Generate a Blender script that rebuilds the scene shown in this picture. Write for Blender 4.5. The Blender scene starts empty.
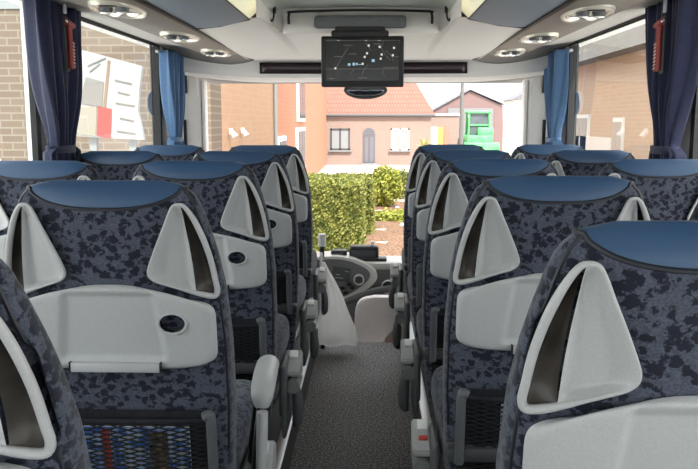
import bpy, bmesh, math, random
from mathutils import Vector, Matrix, Euler
random.seed(7)
S = bpy.context.scene
C = S.collection
PI = math.pi

# ------------------------------------------------------------------ camera
F = 797.0
CAM = Vector((0.05, 0.0, 1.30))
PITCH = math.radians(-8.1)
YAW = math.radians(1.58)
cd = bpy.data.cameras.new('camera'); cam = bpy.data.objects.new('camera', cd); C.objects.link(cam)
cd.sensor_width = 36.0; cd.lens = F/698*36.0; cd.clip_start = 0.05; cd.clip_end = 500
cam.location = CAM
cam.rotation_euler = Euler((PI/2+PITCH, 0, YAW), 'XYZ')
S.camera = cam
_R = cam.rotation_euler.to_matrix()
def at(px, py, Y):
    d = _R @ Vector(((px-349)/F, (234.5-py)/F, -1.0))
    t = (Y-CAM.y)/d.y
    return CAM + d*t

# ------------------------------------------------------------------ materials
MATS = {}
def mat(name, col=(.5,.5,.5), rough=.5, metal=0.0, spec=.5, emit=None, estr=0.0, trans=0.0):
    m = bpy.data.materials.new(name); m.use_nodes = True
    b = m.node_tree.nodes['Principled BSDF']
    b.inputs['Base Color'].default_value = (*col, 1)
    b.inputs['Roughness'].default_value = rough
    b.inputs['Metallic'].default_value = metal
    b.inputs['Specular IOR Level'].default_value = spec
    if emit: 
        b.inputs['Emission Color'].default_value = (*emit, 1); b.inputs['Emission Strength'].default_value = estr
    MATS[name] = m
    return m
def N(m, t, **kw):
    n = m.node_tree.nodes.new(t)
    for k, v in kw.items():
        if k in n.inputs: n.inputs[k].default_value = v
        else: setattr(n, k, v)
    return n
def L(m, a, b): m.node_tree.links.new(a, b)
def bsdf(m): return m.node_tree.nodes['Principled BSDF']
def ramp(m, stops, fac, interp='LINEAR'):
    r = m.node_tree.nodes.new('ShaderNodeValToRGB'); r.color_ramp.interpolation = interp
    el = r.color_ramp.elements
    while len(el) < len(stops): el.new(.5)
    for e, (p, c) in zip(el, stops): e.position = p; e.color = (*c, 1)
    L(m, fac, r.inputs['Fac']); return r.outputs['Color']
def coords(m, scale=(1,1,1), kind='Object'):
    tc = N(m, 'ShaderNodeTexCoord'); mp = N(m, 'ShaderNodeMapping'); mp.inputs['Scale'].default_value = scale
    L(m, tc.outputs[kind], mp.inputs['Vector']); return mp.outputs['Vector']
def noise(m, scale, detail=3, rough=.5, vec=None, dist=0.0):
    n = N(m, 'ShaderNodeTexNoise'); n.inputs['Scale'].default_value = scale
    n.inputs['Detail'].default_value = detail; n.inputs['Roughness'].default_value = rough
    n.inputs['Distortion'].default_value = dist
    L(m, vec or coords(m), n.inputs['Vector']); return n.outputs['Fac']
def bump(m, h, strength=.2, dist=.002):
    b = N(m, 'ShaderNodeBump'); b.inputs['Strength'].default_value = strength; b.inputs['Distance'].default_value = dist
    L(m, h, b.inputs['Height']); L(m, b.outputs['Normal'], bsdf(m).inputs['Normal'])
def noisy(name, c1, c2, scale, rough=.6, lo=.35, hi=.65, bstr=0, bdist=.002, spec=.4, metal=0):
    m = mat(name, c1, rough, metal, spec)
    f = noise(m, scale, 4)
    L(m, ramp(m, [(lo, c1), (hi, c2)], f), bsdf(m).inputs['Base Color'])
    if bstr: bump(m, f, bstr, bdist)
    return m

# seat fabric: slate blue moquette with dark leafy blotches
fab = mat('fabric', rough=.85, spec=.15)
v = coords(fab, (1.0, 1.0, 1.25))
n1 = noise(fab, 95, 3, .65, v, .4)
n2 = noise(fab, 260, 2, .5, v)
n3 = noise(fab, 26, 2, .5, v)
vo = N(fab, 'ShaderNodeTexVoronoi'); vo.inputs['Scale'].default_value = 50; vo.inputs['Randomness'].default_value = .9; L(fab, v, vo.inputs['Vector'])
def M(op, a, b):
    q = N(fab, 'ShaderNodeMath', operation=op)
    for i, x in enumerate((a, b)):
        if isinstance(x, (int, float)): q.inputs[i].default_value = x
        else: L(fab, x, q.inputs[i])
    return q.outputs[0]
f_ = M('ADD', M('ADD', vo.outputs['Distance'], M('MULTIPLY', n1, 1.7)), M('MULTIPLY', n3, .7))
blot = ramp(fab, [(.80, (1,1,1)), (.865, (0,0,0))], M('MULTIPLY', f_, .5))
weave = ramp(fab, [(.35, (.052,.058,.084)), (.65, (.092,.102,.138))], n2)
mx = N(fab, 'ShaderNodeMix', data_type='RGBA')
L(fab, blot, mx.inputs['Factor']); L(fab, weave, mx.inputs['A']); mx.inputs['B'].default_value = (.013,.014,.026,1)
L(fab, mx.outputs['Result'], bsdf(fab).inputs['Base Color'])
bsdf(fab).inputs['Sheen Weight'].default_value = .25
bump(fab, n2, .25, .001)

leather = mat('blue_leather', (.03,.075,.16), .38, 0, .5)
bump(leather, noise(leather, 350, 2), .12, .0006)
piping_m = mat('piping', (.012,.014,.022), .5)
plast = noisy('light_plastic', (.46,.46,.465), (.50,.50,.505), 300, .40, bstr=.05, bdist=.0004)
dplast = noisy('dark_plastic', (.05,.052,.058), (.065,.067,.072), 250, .5, bstr=.05, bdist=.0004)
mplast = noisy('mid_plastic', (.095,.10,.108), (.12,.125,.132), 250, .5)
hubm = noisy('hub_plastic', (.24,.245,.25), (.27,.275,.28), 250, .4)
bronze = noisy('grip_lining', (.03,.024,.02), (.07,.057,.048), 22, .35)
black = mat('black_rubber', (.012,.012,.013), .55)
gloss_black = mat('gloss_black', (.008,.008,.009), .12)
pocketm = noisy('pocket_cloth', (.012,.013,.018), (.02,.021,.028), 120, .9)
netm = mat('net_cord', (.008,.008,.01), .8)
alu = mat('aluminium', (.62,.62,.62), .35, .85)
chrome = mat('chrome', (.8,.8,.8), .12, 1.0)
redtag = mat('red_tag', (.55,.06,.04), .4)
whitep = mat('white_plastic', (.8,.8,.79), .4)

carpet = mat('floor_vinyl', rough=.8, spec=.25)
fn = noise(carpet, 120, 2, .9)
L(carpet, ramp(carpet, [(.40,(.045,.042,.042)),(.52,(.15,.14,.14)),(.62,(.46,.44,.44))], fn), bsdf(carpet).inputs['Base Color'])
bump(carpet, fn, .3, .001)
platf = noisy('platform_vinyl', (.06,.058,.058), (.12,.115,.115), 330, .8)

wallp = noisy('wall_plastic', (.82,.81,.80), (.85,.84,.83), 60, .5)
ceilm = noisy('ceiling_fabric', (.76,.73,.70), (.80,.77,.74), 200, .75)
ceilc = noisy('ceiling_centre', (.50,.53,.50), (.54,.57,.54), 200, .7)
bluepan = noisy('rack_soffit', (.165,.215,.275), (.18,.23,.29), 200, .55)
taupe = noisy('console_plastic', (.20,.175,.155), (.23,.20,.18), 200, .55)
darkcap = noisy('dark_endcap', (.07,.065,.06), (.085,.08,.075), 100, .5)
stripm = mat('rack_strip_added_glow', (.6,.6,.5), .15, 0, emit=(1,.93,.62), estr=.15)  # glossy strip, no lamp; emission added to lighten the interior

def glass_mat(name, tint=(1,1,1), refl=.05, rough=0.0):
    m = bpy.data.materials.new(name); m.use_nodes = True; nt = m.node_tree
    for n in list(nt.nodes): nt.nodes.remove(n)
    out = nt.nodes.new('ShaderNodeOutputMaterial'); t = nt.nodes.new('ShaderNodeBsdfTransparent')
    g = nt.nodes.new('ShaderNodeBsdfGlossy'); g.inputs['Roughness'].default_value = rough
    t.inputs['Color'].default_value = (*tint, 1)
    mixs = nt.nodes.new('ShaderNodeMixShader')
    lw = nt.nodes.new('ShaderNodeFresnel'); lw.inputs['IOR'].default_value = 1.35
    geo = nt.nodes.new('ShaderNodeNewGeometry'); inv = nt.nodes.new('ShaderNodeMath'); inv.operation = 'SUBTRACT'; inv.inputs[0].default_value = 1.0
    nt.links.new(geo.outputs['Backfacing'], inv.inputs[1]); mul = nt.nodes.new('ShaderNodeMath'); mul.operation = 'MULTIPLY'
    nt.links.new(lw.outputs[0], mul.inputs[0]); nt.links.new(inv.outputs[0], mul.inputs[1])
    nt.links.new(mul.outputs[0], mixs.inputs[0]); nt.links.new(t.outputs[0], mixs.inputs[1]); nt.links.new(g.outputs[0], mixs.inputs[2])
    nt.links.new(mixs.outputs[0], out.inputs['Surface'])
    return m
glass = glass_mat('window_glass', (.93,.95,.94))
windscreen = glass_mat('windscreen_glass', (.96,.97,.96))

def cloth(name, c1, c2):
    m = noisy(name, c1, c2, 60, .8)
    bsdf(m).inputs['Sheen Weight'].default_value = .3
    return m
curt_navy = cloth('curtain_navy', (.012,.015,.050), (.018,.021,.062))
curt_blue = cloth('curtain_blue', (.065,.14,.27), (.075,.155,.30))

# ------------------------------------------------------------------ mesh helpers
def BM(): return bmesh.new()
def box(bm, c, s, bevel=0.0, rot=None, seg=2):
    r = bmesh.ops.create_cube(bm, size=1.0); vs = r['verts']
    bmesh.ops.scale(bm, vec=Vector(s), verts=vs)
    if bevel:
        es = list({e for v in vs for e in v.link_edges})
        rb = bmesh.ops.bevel(bm, geom=es, offset=bevel, segments=seg, profile=.5, affect='EDGES')
        vs = list({v for f in rb['faces'] for v in f.verts} | {v for v in vs if v.is_valid})
    if rot is not None: bmesh.ops.rotate(bm, cent=(0,0,0), matrix=Euler(rot).to_matrix(), verts=vs)
    bmesh.ops.translate(bm, vec=Vector(c), verts=vs)
    return vs
def cyl(bm, p0, p1, r, r2=None, n=20, cap=True):
    p0 = Vector(p0); p1 = Vector(p1); d = p1-p0
    q = Vector((0,0,1)).rotation_difference(d.normalized()).to_matrix().to_4x4()
    r2 = r if r2 is None else r2
    return bmesh.ops.create_cone(bm, cap_ends=cap, segments=n, radius1=r, radius2=r2, depth=d.length,
                          matrix=Matrix.Translation((p0+p1)/2) @ q)['verts']
def sphere(bm, c, r, sc=(1,1,1), u=16, v_=10):
    vs = bmesh.ops.create_uvsphere(bm, u_segments=u, v_segments=v_, radius=r)['verts']
    bmesh.ops.scale(bm, vec=Vector(sc), verts=vs); bmesh.ops.translate(bm, vec=Vector(c), verts=vs); return vs
def tube(bm, pts, r, n=8, closed=False, flat=None):
    pts = [Vector(p) for p in pts]; k = len(pts); rings = []
    rr = r if isinstance(r, (list, tuple)) else [r]*k
    up = None
    for i, p in enumerate(pts):
        a = pts[(i-1) % k] if (closed or i > 0) else p
        b = pts[(i+1) % k] if (closed or i < k-1) else p
        t = (b-a).normalized()
        if up is None:
            up = Vector((0,1,0)) if abs(t.y) < .8 else Vector((1,0,0))
        s = t.cross(up)
        if s.length < 1e-5: s = t.orthogonal()
        s.normalize(); u = s.cross(t).normalized(); up = u
        fy = flat or 1.0
        rings.append([bm.verts.new(p + (s*math.cos(2*PI*j/n) + u*fy*math.sin(2*PI*j/n))*rr[i]) for j in range(n)])
    m = k if closed else k-1
    for i in range(m):
        A = rings[i]; B = rings[(i+1) % k]
        for j in range(n):
            bm.faces.new((A[j], A[(j+1) % n], B[(j+1) % n], B[j]))
    if not closed:
        bm.faces.new(rings[0][::-1]); bm.faces.new(rings[-1])
def grid(bm, f, nu, nv, keep=None):
    V = [[bm.verts.new(f(i/nu, j/nv)) for j in range(nv+1)] for i in range(nu+1)]
    for i in range(nu):
        for j in range(nv):
            if keep is None or keep((i+.5)/nu, (j+.5)/nv):
                bm.faces.new((V[i][j], V[i+1][j], V[i+1][j+1], V[i][j+1]))
    return V
def prism(bm, pts, vec):
    vec = Vector(vec); a = [bm.verts.new(p) for p in pts]; b = [bm.verts.new(Vector(p)+vec) for p in pts]
    n = len(a); bm.faces.new(a[::-1]); bm.faces.new(b)
    for i in range(n): bm.faces.new((a[i], a[(i+1) % n], b[(i+1) % n], b[i]))
def loft(bm, rings, cap=True, closed=True):
    R = [[bm.verts.new(p) for p in r] for r in rings]; n = len(R[0])
    for i in range(len(R)-1):
        for j in range(n if closed else n-1):
            bm.faces.new((R[i][j], R[i][(j+1) % n], R[i+1][(j+1) % n], R[i+1][j]))
    if cap and closed: bm.faces.new(R[0][::-1]); bm.faces.new(R[-1])
def catmull(P, per=8, closed=False):
    P = [Vector(p) for p in P]; n = len(P); out = []
    for i in range(n if closed else n-1):
        g = lambda k: P[k % n] if closed else P[max(0, min(n-1, k))]
        a, b, c, d = g(i-1), g(i), g(i+1), g(i+2)
        for k in range(per):
            t = k/per
            out.append(.5*((2*b) + (c-a)*t + (2*a-5*b+4*c-d)*t*t + (3*b-a-3*c+d)*t**3))
    if not closed: out.append(P[-1])
    return out
def lerp_tab(tab, x):
    if x <= tab[0][0]: return tab[0][1]
    for (a, b), (c, d) in zip(tab, tab[1:]):
        if x <= c: return b + (d-b)*(x-a)/(c-a)
    return tab[-1][1]
def obj(name, bm, m, parent=None, smooth=True, ang=40, mods=None):
    bmesh.ops.remove_doubles(bm, verts=bm.verts, dist=1e-6)
    bmesh.ops.recalc_face_normals(bm, faces=bm.faces)
    me = bpy.data.meshes.new(name); bm.to_mesh(me); bm.free()
    me.materials.append(m)
    if smooth:
        me.shade_smooth()
        try: me.set_sharp_from_angle(angle=math.radians(ang))
        except Exception: pass
    o = bpy.data.objects.new(name, me); C.objects.link(o)
    if parent is not None: o.parent = parent
    return o
def tag(o, label, cat, group=None, kind=None):
    o['label'] = label; o['category'] = cat
    if group: o['group'] = group
    if kind: o['kind'] = kind
    return o
def thing(name, label, cat, loc=(0,0,0), rotz=0, group=None):
    o = bpy.data.objects.new(name, None); C.objects.link(o)
    o.location = loc; o.rotation_euler = (0,0,rotz); o.empty_display_size = .1
    return tag(o, label, cat, group)
def struct(name, bm, m, parent=None, label=None, smooth=True):
    o = obj(name, bm, m, parent, smooth)
    if parent is None:
        o['kind'] = 'structure'
        if label: o['label'] = label
    return o
def copy_tree(o, parent=None):
    c = o.copy(); C.objects.link(c)
    if parent is not None: c.parent = parent
    for ch in list(o.children): copy_tree(ch, c)
    return c

# ------------------------------------------------------------------ coach seat
ZB = .12                      # seat platform height above the aisle; seat meshes are built from there
TOP = 1.185
W_T = [(.36,.200),(.50,.217),(.70,.226),(.85,.226),(.96,.219),(1.03,.209),(1.08,.198),(1.12,.188),(1.145,.179),(1.162,.168),(1.175,.152),(TOP,.112)]
T_T = [(.36,.10),(.55,.15),(.80,.155),(.96,.14),(1.06,.115),(1.12,.092),(1.15,.075),(1.168,.055),(1.178,.038),(TOP,.014)]
NB = [(.36,4.0),(.85,4.0),(.95,2.9),(1.04,2.5),(1.12,2.6),(TOP,2.4)]
def yb(z): return -(z-.96)*.15 - .0
def back_ring(a, z):
    w = lerp_tab(W_T, z); T = lerp_tab(T_T, z); full = .09 if z > 1.12 else T
    c, s = math.cos(a), math.sin(a)
    n = 3.0 if s > 0 else lerp_tab(NB, z)
    x = w*math.copysign(abs(c)**(2/n), c); y = T/2*math.copysign(abs(s)**(2/n), s)
    yc = yb(z) + T/2 + max(0, (full-T))*.45
    return x, yc + y
def zcap(x):               # lower edge of the blue cap over the seat's width
    return 1.131 + .040*min(1, (abs(x)/.172))**2.6
def shell_pt(a, s, cap):
    # s 0..1 fabric from bottom to the seam ; cap: seam to the top
    x0, _ = back_ring(a, 1.14)
    zc = zcap(x0)
    z = .36 + (zc-.36)*s if not cap else zc + (TOP-zc)*s
    x, y = back_ring(a, z)
    if not cap and .93 < z < 1.15 and y < yb(z)+.06:
        y += .034*dent(abs(x), z)
    return Vector((x, y, z-ZB))
SG = -1
TRI = [(.148,1.138),(.200,1.065),(.216,.955),(.084,1.0)]
def dent(x, z):
    d = 9
    for (ax, az), (bx_, bz) in zip(TRI, TRI[1:]+TRI[:1]):
        l = math.hypot(bx_-ax, bz-az); q = -((bz-az)*(x-ax) - (bx_-ax)*(z-az))/l*SG
        d = min(d, q)
    t = max(0, min(1, d/.012)); return t*t*(3-2*t)
NA = 140
ANG = [2*PI*i/NA + .001 for i in range(NA)]

def seat_parts(root, s_aisle, mech, arm_up=False):
    # fabric back
    bm = BM(); loft(bm, [[shell_pt(a, k/64, False) for a in ANG] for k in range(65)])
    obj('seat_back', bm, fab, root, ang=60)
    bm = BM(); rings = [[shell_pt(a, 1-(1-k/9)**1.6, True) for a in ANG] for k in range(10)]
    # give the cap a slight swell over the fabric
    loft(bm, rings)
    cap = obj('headrest_cap', bm, leather, root, ang=70)
    bm = BM(); tube(bm, [shell_pt(a, 1, False)+Vector((0, .0, 0)) for a in ANG], .0036, 6, closed=True)
    for a in (-math.radians(20), -math.radians(160)):
        tube(bm, [shell_pt(a, .30+.70*k/30, False) for k in range(31)], .0030, 6)
    obj('piping', bm, piping_m, cap)
    # two corner grips
    for sx in (-1, 1):
        def hp(x, z, off=0.0):
            return Vector((sx*x, yb(z) - .010 + 2.2*max(0, x-.10)**2 + off, z-ZB))
        ctrl = [(.151,1.141),(.161,1.136),(.175,1.113),(.190,1.075),(.202,1.03),(.209,.985),(.2115,.964),(.206,.954),(.188,.957),(.15,.970),
                (.118,.981),(.097,.988),(.086,.996),(.083,1.007),(.088,1.024),(.103,1.060),(.120,1.098),(.132,1.126),(.140,1.139)]
        bm = BM(); pth = catmull([(x, 0, z) for x, z in ctrl], 4, True)
        rad = [.0030 + .0030*min(1, max(0, (p.x-.14)/.045)) for p in pth]
        tube(bm, [hp(p.x, p.z) for p in pth], rad, 10, closed=True, flat=1.25)
        h = obj('corner_grip', bm, plast, root, ang=80)
        inner = catmull([(.150,0,1.140),(.140,0,1.138),(.132,0,1.125),(.120,0,1.097),(.103,0,1.059),(.088,0,1.022),(.084,0,1.007),(.0875,0,.995),(.100,0,.987)], 5)
        div = catmull([(.153,0,1.139),(.156,0,1.126),(.158,0,1.112),(.161,0,1.09),(.165,0,1.06),(.169,0,1.02),(.171,0,.99),(.172,0,.974),(.173,0,.962)], 5)
        outer = catmull([(.154,0,1.140),(.164,0,1.131),(.172,0,1.118),(.183,0,1.093),(.194,0,1.06),(.205,0,1.01),(.209,0,.985),(.210,0,.97),(.208,0,.956)], 5)
        bm = BM(); nI = len(inner)-1
        def pf(u, v_):
            k = v_*nI; i = min(int(k), nI-1); t = k-i
            a = inner[i].lerp(inner[i+1], t); b = div[i].lerp(div[i+1], t)
            p = a.lerp(b, u)
            def ss(t): t = max(0, min(1, t)); return t*t*(3-2*t)
            sc = ss(u/.38)*ss((1.0-u)/.22)*(.35+.65*v_)*ss(v_/.25)*ss((.985-v_)/.16)
            e = min(1, 12*v_, 12*(1-v_))
            return hp(p.x, p.z, -.0035*min(1, 1.2-u)*e + .024*sc)
        grid(bm, pf, 20, 44)
        gp = obj('grip_panel', bm, plast, h, ang=80)
        bm = BM()
        def lf(u, v_):
            k = v_*nI; i = min(int(k), nI-1); b = div[i].lerp(div[i+1], k-i)
            o = outer[i].lerp(outer[i+1], k-i); p = b.lerp(o, u)
            return hp(p.x, p.z, .001 + .024*math.sin(PI*min(1, .08+u*.86))**.6*(1-.85*v_**5))
        grid(bm, lf, 10, 30)
        obj('grip_lining', bm, bronze, h)
    # tray table with cup hole
    def toff(x, z):
        e = 1.0
        q = max(0, 1-(abs(x)/.2095)**12)*max(0, 1-(abs((z-.897)/.088))**12)
        d = .022*min(1, q)**.5
        tz = (z-.83)/(.15)
        half = .118 - .022*max(0, min(1, tz))
        t = max(0, min(1, (half-abs(x))/.018)); t = t*t*(3-2*t)
        up = max(0, min(1, (z-.826)/.014))*max(0, min(1, (.985-z)/.01))
        return d - .006*t*up
    def tray_pt(u, v_):
        V2 = (v_*2-1)*.994; U = u*2-1
        top = .980 - .030*abs(U)**2.6; bot = .797 + .006*abs(U)**4
        z = bot + (top-bot)*(V2+1)/2
        hw = .2085*(1-abs(V2)**7)**(1/5)
        hw = .2085 - (.2085-hw)*(1.0 if V2 < 0 else .9)
        x = U*hw
        q = max(0, 1-abs(U)**14)*max(0, 1-abs(V2)**14)
        d = .022*q**.5
        half = .118 - .022*(V2+1)/2
        t = max(0, min(1, (half-abs(x))/.018)); t = t*t*(3-2*t)
        up = max(0, min(1, (z-.814)/.016))*max(0, min(1, (.970-z)/.014))
        return Vector((x, yb(z) + .004 - d + .010*t*up, z-ZB))
    hx, hz, hrx, hrz = .125, .902, .027, .0195
    bm = BM()
    def keep(u, v_):
        p = tray_pt(u, v_); return ((p.x-hx)/hrx)**2 + ((p.z+ZB-hz)/hrz)**2 > 1.0
    grid(bm, tray_pt, 96, 48, keep)
    tray = obj('tray_table', bm, plast, root, ang=70)
    bm = BM(); yy = yb(hz) - .0185
    ring = [Vector((hx + hrx*1.04*math.cos(a), yy-.001, hz-ZB + hrz*1.06*math.sin(a))) for a in [2*PI*i/32 for i in range(32)]]
    tube(bm, ring, .0028, 6, closed=True); obj('cup_ring', bm, plast, tray)
    bm = BM()
    loft(bm, [[Vector((hx+hrx*k*math.cos(a), yy+dy, hz-ZB+hrz*k*math.sin(a))) for a in [2*PI*i/32 for i in range(32)]] for k, dy in ((1.03,0),(1.0,.022),(.3,.026))])
    bm.faces.ensure_lookup_table()
    f0 = max(bm.faces, key=lambda f: -f.calc_center_median().y if len(f.verts) > 4 else -9); bm.faces.remove(f0)
    obj('cup_holder', bm, black, tray)
    bm = BM(); box(bm, (.004, yb(.808)-.021, .808-ZB), (.182, .012, .020), .003)
    obj('tray_latch', bm, plast, tray)
    bm = BM()
    for x in (-.088, .096): box(bm, (x, yb(.808)-.0215, .8085-ZB), (.0022, .013, .021))
    obj('latch_gap', bm, black, tray)
    # pocket: cloth backing with elastic band, and a net
    bm = BM()
    def pk(u, v_):
        x = (u*2-1)*.195; z = .47 + .238*v_
        return Vector((x, yb(z) - .004 - .004*(1-(u*2-1)**6), z-ZB))
    grid(bm, pk, 16, 8); obj('pocket_backing', bm, pocketm, root)
    bm = BM()
    def bulge(x, z): return yb(z) - .012 - .022*max(0, 1-(abs(x)/.2)**4)*max(0, min(1, (.705-z)/.03))
    NX, NZ = 9, 20
    for r in range(NZ):
        z0 = .683 - r*.0108
        for sgn in (1, -1):
            pts = []
            for k in range(NX*2+1):
                x = -.192 + .384*k/(NX*2)
                ph = (k + (0 if sgn > 0 else 1)) % 2
                z = z0 - .0054*ph - (.0054 if sgn < 0 else 0)
                pts.append((x, bulge(x, z), z-ZB))
            # a net strand as a thin ribbon with depth
            vs = []
            for p in pts:
                p = Vector(p); vs.append([bm.verts.new(p+Vector((0,0,.0019))), bm.verts.new(p+Vector((0,-.0018,0))), bm.verts.new(p-Vector((0,0,.0019)))])
            for A, B in zip(vs, vs[1:]):
                bm.faces.new((A[0],B[0],B[1],A[1])); bm.faces.new((A[1],B[1],B[2],A[2]))
            if r % 1 == 0 and sgn < 0: pass
    net = obj('pocket_net', bm, netm, root, smooth=False)
    bm = BM(); tube(bm, [(x*.0195, bulge(x*.0195, .686)-.001, .688-ZB) for x in range(-10, 11)], .006, 8, flat=.5)
    obj('elastic_band', bm, pocketm, net)
    # upright lever with hooked top on the aisle side, foot plate below
    lx = s_aisle*.196
    bm = BM()
    P = [(lx-s_aisle*.014, -.046, .708), (lx-s_aisle*.003, -.045, .712), (lx, -.044, .700), (lx, -.036, .64), (lx, -.026, .575), (lx, -.022, .54)]
    tube(bm, [(x, y+yb(.70)+.0, z-ZB) for x, y, z in catmull(P, 5)], [.0105]*26, 10, flat=1.3)
    lv = obj('recline_lever', bm, mplast, root, ang=80)
    bm = BM(); box(bm, (s_aisle*.12, yb(.55)-.02, .555-ZB), (.21, .05, .035), .01)
    obj('lever_foot', bm, dplast, lv)
    # cushion, shroud, pedestal
    bm = BM(); box(bm, (0, .36, .515-ZB), (.435, .50, .13), .045, (math.radians(4), 0, 0), 4); obj('seat_cushion', bm, fab, root, ang=80)
    bm = BM(); box(bm, (0, .33, .425-ZB), (.40, .46, .06), .012); obj('seat_pan', bm, dplast, root)
    bm = BM()
    box(bm, (0, .32, .26-ZB), (.07, .30, .28), .01); box(bm, (0, .32, .012), (.24, .40, .024), .006)
    obj('pedestal', bm, dplast, root)
    if mech:
        s = s_aisle
        bm = BM()
        box(bm, (s*.236, .24, .44-ZB), (.022, .20, .17), .010, None, 3)
        box(bm, (s*.240, .27, .33-ZB), (.016, .26, .10), .010)
        sc = obj('side_bracket', bm, mplast, root)
        bm = BM()
        prism(bm, [Vector((s*.238, y, z-ZB)) for y, z in ((.205,.470),(.203,.484),(.215,.492),(.300,.532),(.322,.522),(.322,.45),(.28,.455))], (s*.050, 0, 0))
        bmesh.ops.bevel(bm, geom=list(bm.edges), offset=.004, segments=2, affect='EDGES')
        pb = obj('pivot_block', bm, plast, root)
        bm = BM(); box(bm, (s*.262, .275, .524-ZB), (.026, .035, .012), .002, (.43,0,0)); obj('release_button', bm, whitep, pb)
        bm = BM(); box(bm, (s*.262, .240, .5055-ZB), (.022, .014, .005), .001, (.43,0,0)); obj('red_tab', bm, redtag, pb)
        bm = BM(); cyl(bm, (s*.264, .190, .440-ZB), (s*.264, .30, .440-ZB), .0245, n=28)
        bmesh.ops.bevel(bm, geom=[e for e in bm.edges if len(e.link_faces) == 2 and e.calc_face_angle(0) > 1], offset=.004, segments=2, affect='EDGES')
        obj('pivot_hub', bm, hubm, pb)
        bm = BM()
        if arm_up:
            P = [(s*.270, .205, .652), (s*.271, .21, .676), (s*.268, .25, .685), (s*.262, .33, .686), (s*.256, .43, .684), (s*.252, .475, .676)]
            rr = [.016, .026, .029, .030, .029, .016]
            pp = catmull(P, 6); rk = [lerp_tab(list(enumerate(rr)), i/6) for i in range(len(pp))]
            tube(bm, [(x, y, z-ZB) for x, y, z in pp], rk, 16, flat=.8)
            ar = obj('armrest', bm, plast, root, ang=80)
            bm = BM(); tube(bm, [(s*.270, .18, .44-ZB), (s*.272, .175, .55-ZB), (s*.275, .180, .65-ZB)], .013, 12, flat=1.3)
            obj('armrest_strut', bm, plast, ar)
            bm = BM(); tube(bm, [(s*.245, .19, .44-ZB), (s*.248, .20, .55-ZB), (s*.258, .23, .66-ZB)], .011, 10)
            obj('inner_strut', bm, gloss_black, ar)
        else:
            P = [(s*.264, .23, .443), (s*.276, .215, .41), (s*.280, .21, .365), (s*.278, .21, .32), (s*.270, .21, .30)]
            pp = catmull(P, 6); rk = [lerp_tab([(0,.014),(1,.016),(2,.019),(3,.018),(4,.008)], i/6) for i in range(len(pp))]
            tube(bm, [(x, y, z-ZB) for x, y, z in pp], rk, 12, flat=1.4)
            obj('armrest', bm, mplast, root, ang=80)

YL = [.775, 1.54, 2.31, 3.08, 3.85]
YR = [.92, 1.69, 2.46, 3.23, 4.00]
XLA, XLW, XRA, XRW = -.468, -.930, .446, .935
G = 'coach seats in rows either side of the aisle'
seatL = thing('coach_seat', '', 'seat'); seat_parts(seatL, 1, True)
seatLup = thing('coach_seat', '', 'seat'); seat_parts(seatLup, 1, True, True)
seatR = thing('coach_seat', '', 'seat'); seat_parts(seatR, -1, True)
seatWL = thing('coach_seat', '', 'seat'); seat_parts(seatWL, 1, False)
seatWR = thing('coach_seat', '', 'seat'); seat_parts(seatWR, -1, False)
used = set()
def place(proto, x, y, label):
    o = proto if proto.name not in used else copy_tree(proto)
    used.add(proto.name); o.location = (x, y, ZB); tag(o, label, 'seat', G)
    return o
place(seatL, XLA-.03, YL[0], 'patterned coach seat cut off at the lower left, only its right grip and flank showing')
place(seatLup, XLA, YL[1], 'whole blue-capped coach seat at left with a magazine in its net and raised grey armrest')
place(seatL, XLA, YL[2], 'blue-capped coach seat on the left of the aisle, directly ahead of the raised-armrest seat')
place(seatL, XLA, YL[3], 'left aisle coach seat, second from the front of its column')
place(seatL, XLA, YL[4], 'frontmost left aisle coach seat, next to the hanging white bag')
place(seatR, XRA, YR[0], 'large blue-capped coach seat cut off at the lower right, nearest of the right side')
place(seatR, XRA, YR[1], 'whole blue-capped coach seat on the right, with magazine, partly behind the nearest right seat')
place(seatR, XRA, YR[2], 'right aisle coach seat, third from the front of its column')
place(seatR, XRA, YR[3], 'right aisle coach seat, second from the front of its column')
place(seatR, XRA, YR[4], 'frontmost right aisle coach seat, beside the pale front panel')
place(seatWL, XLW, YL[2], 'coach seat at the left picture edge beside the left dark navy curtain')
place(seatWL, XLW, YL[3], 'left window coach seat between the dark navy curtain and the white shape outside')
place(seatWL, XLW, YL[4], 'left window coach seat at the front, below the lighter blue curtain')
place(seatWR, XRW, YR[1], 'right window coach seat, barely showing at the right edge behind the nearest right seat')
place(seatWR, XRW, YR[2], 'coach seat at the right picture edge below the right dark navy curtain')
place(seatWR, XRW, YR[3], 'right window coach seat under the pale brick house, second from the front')
place(seatWR, XRW, YR[4], 'right window coach seat at the front, below the lighter blue curtain')

for o in [o for o in C.objects if o.name.startswith('red_tab')]:
    r = o.parent.parent
    if not (r.location.x < 0 and abs(r.location.y-YL[1]) < .01 or r.location.x > 0 and abs(r.location.y-YR[1]) < .01):
        bpy.data.objects.remove(o)
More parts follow.
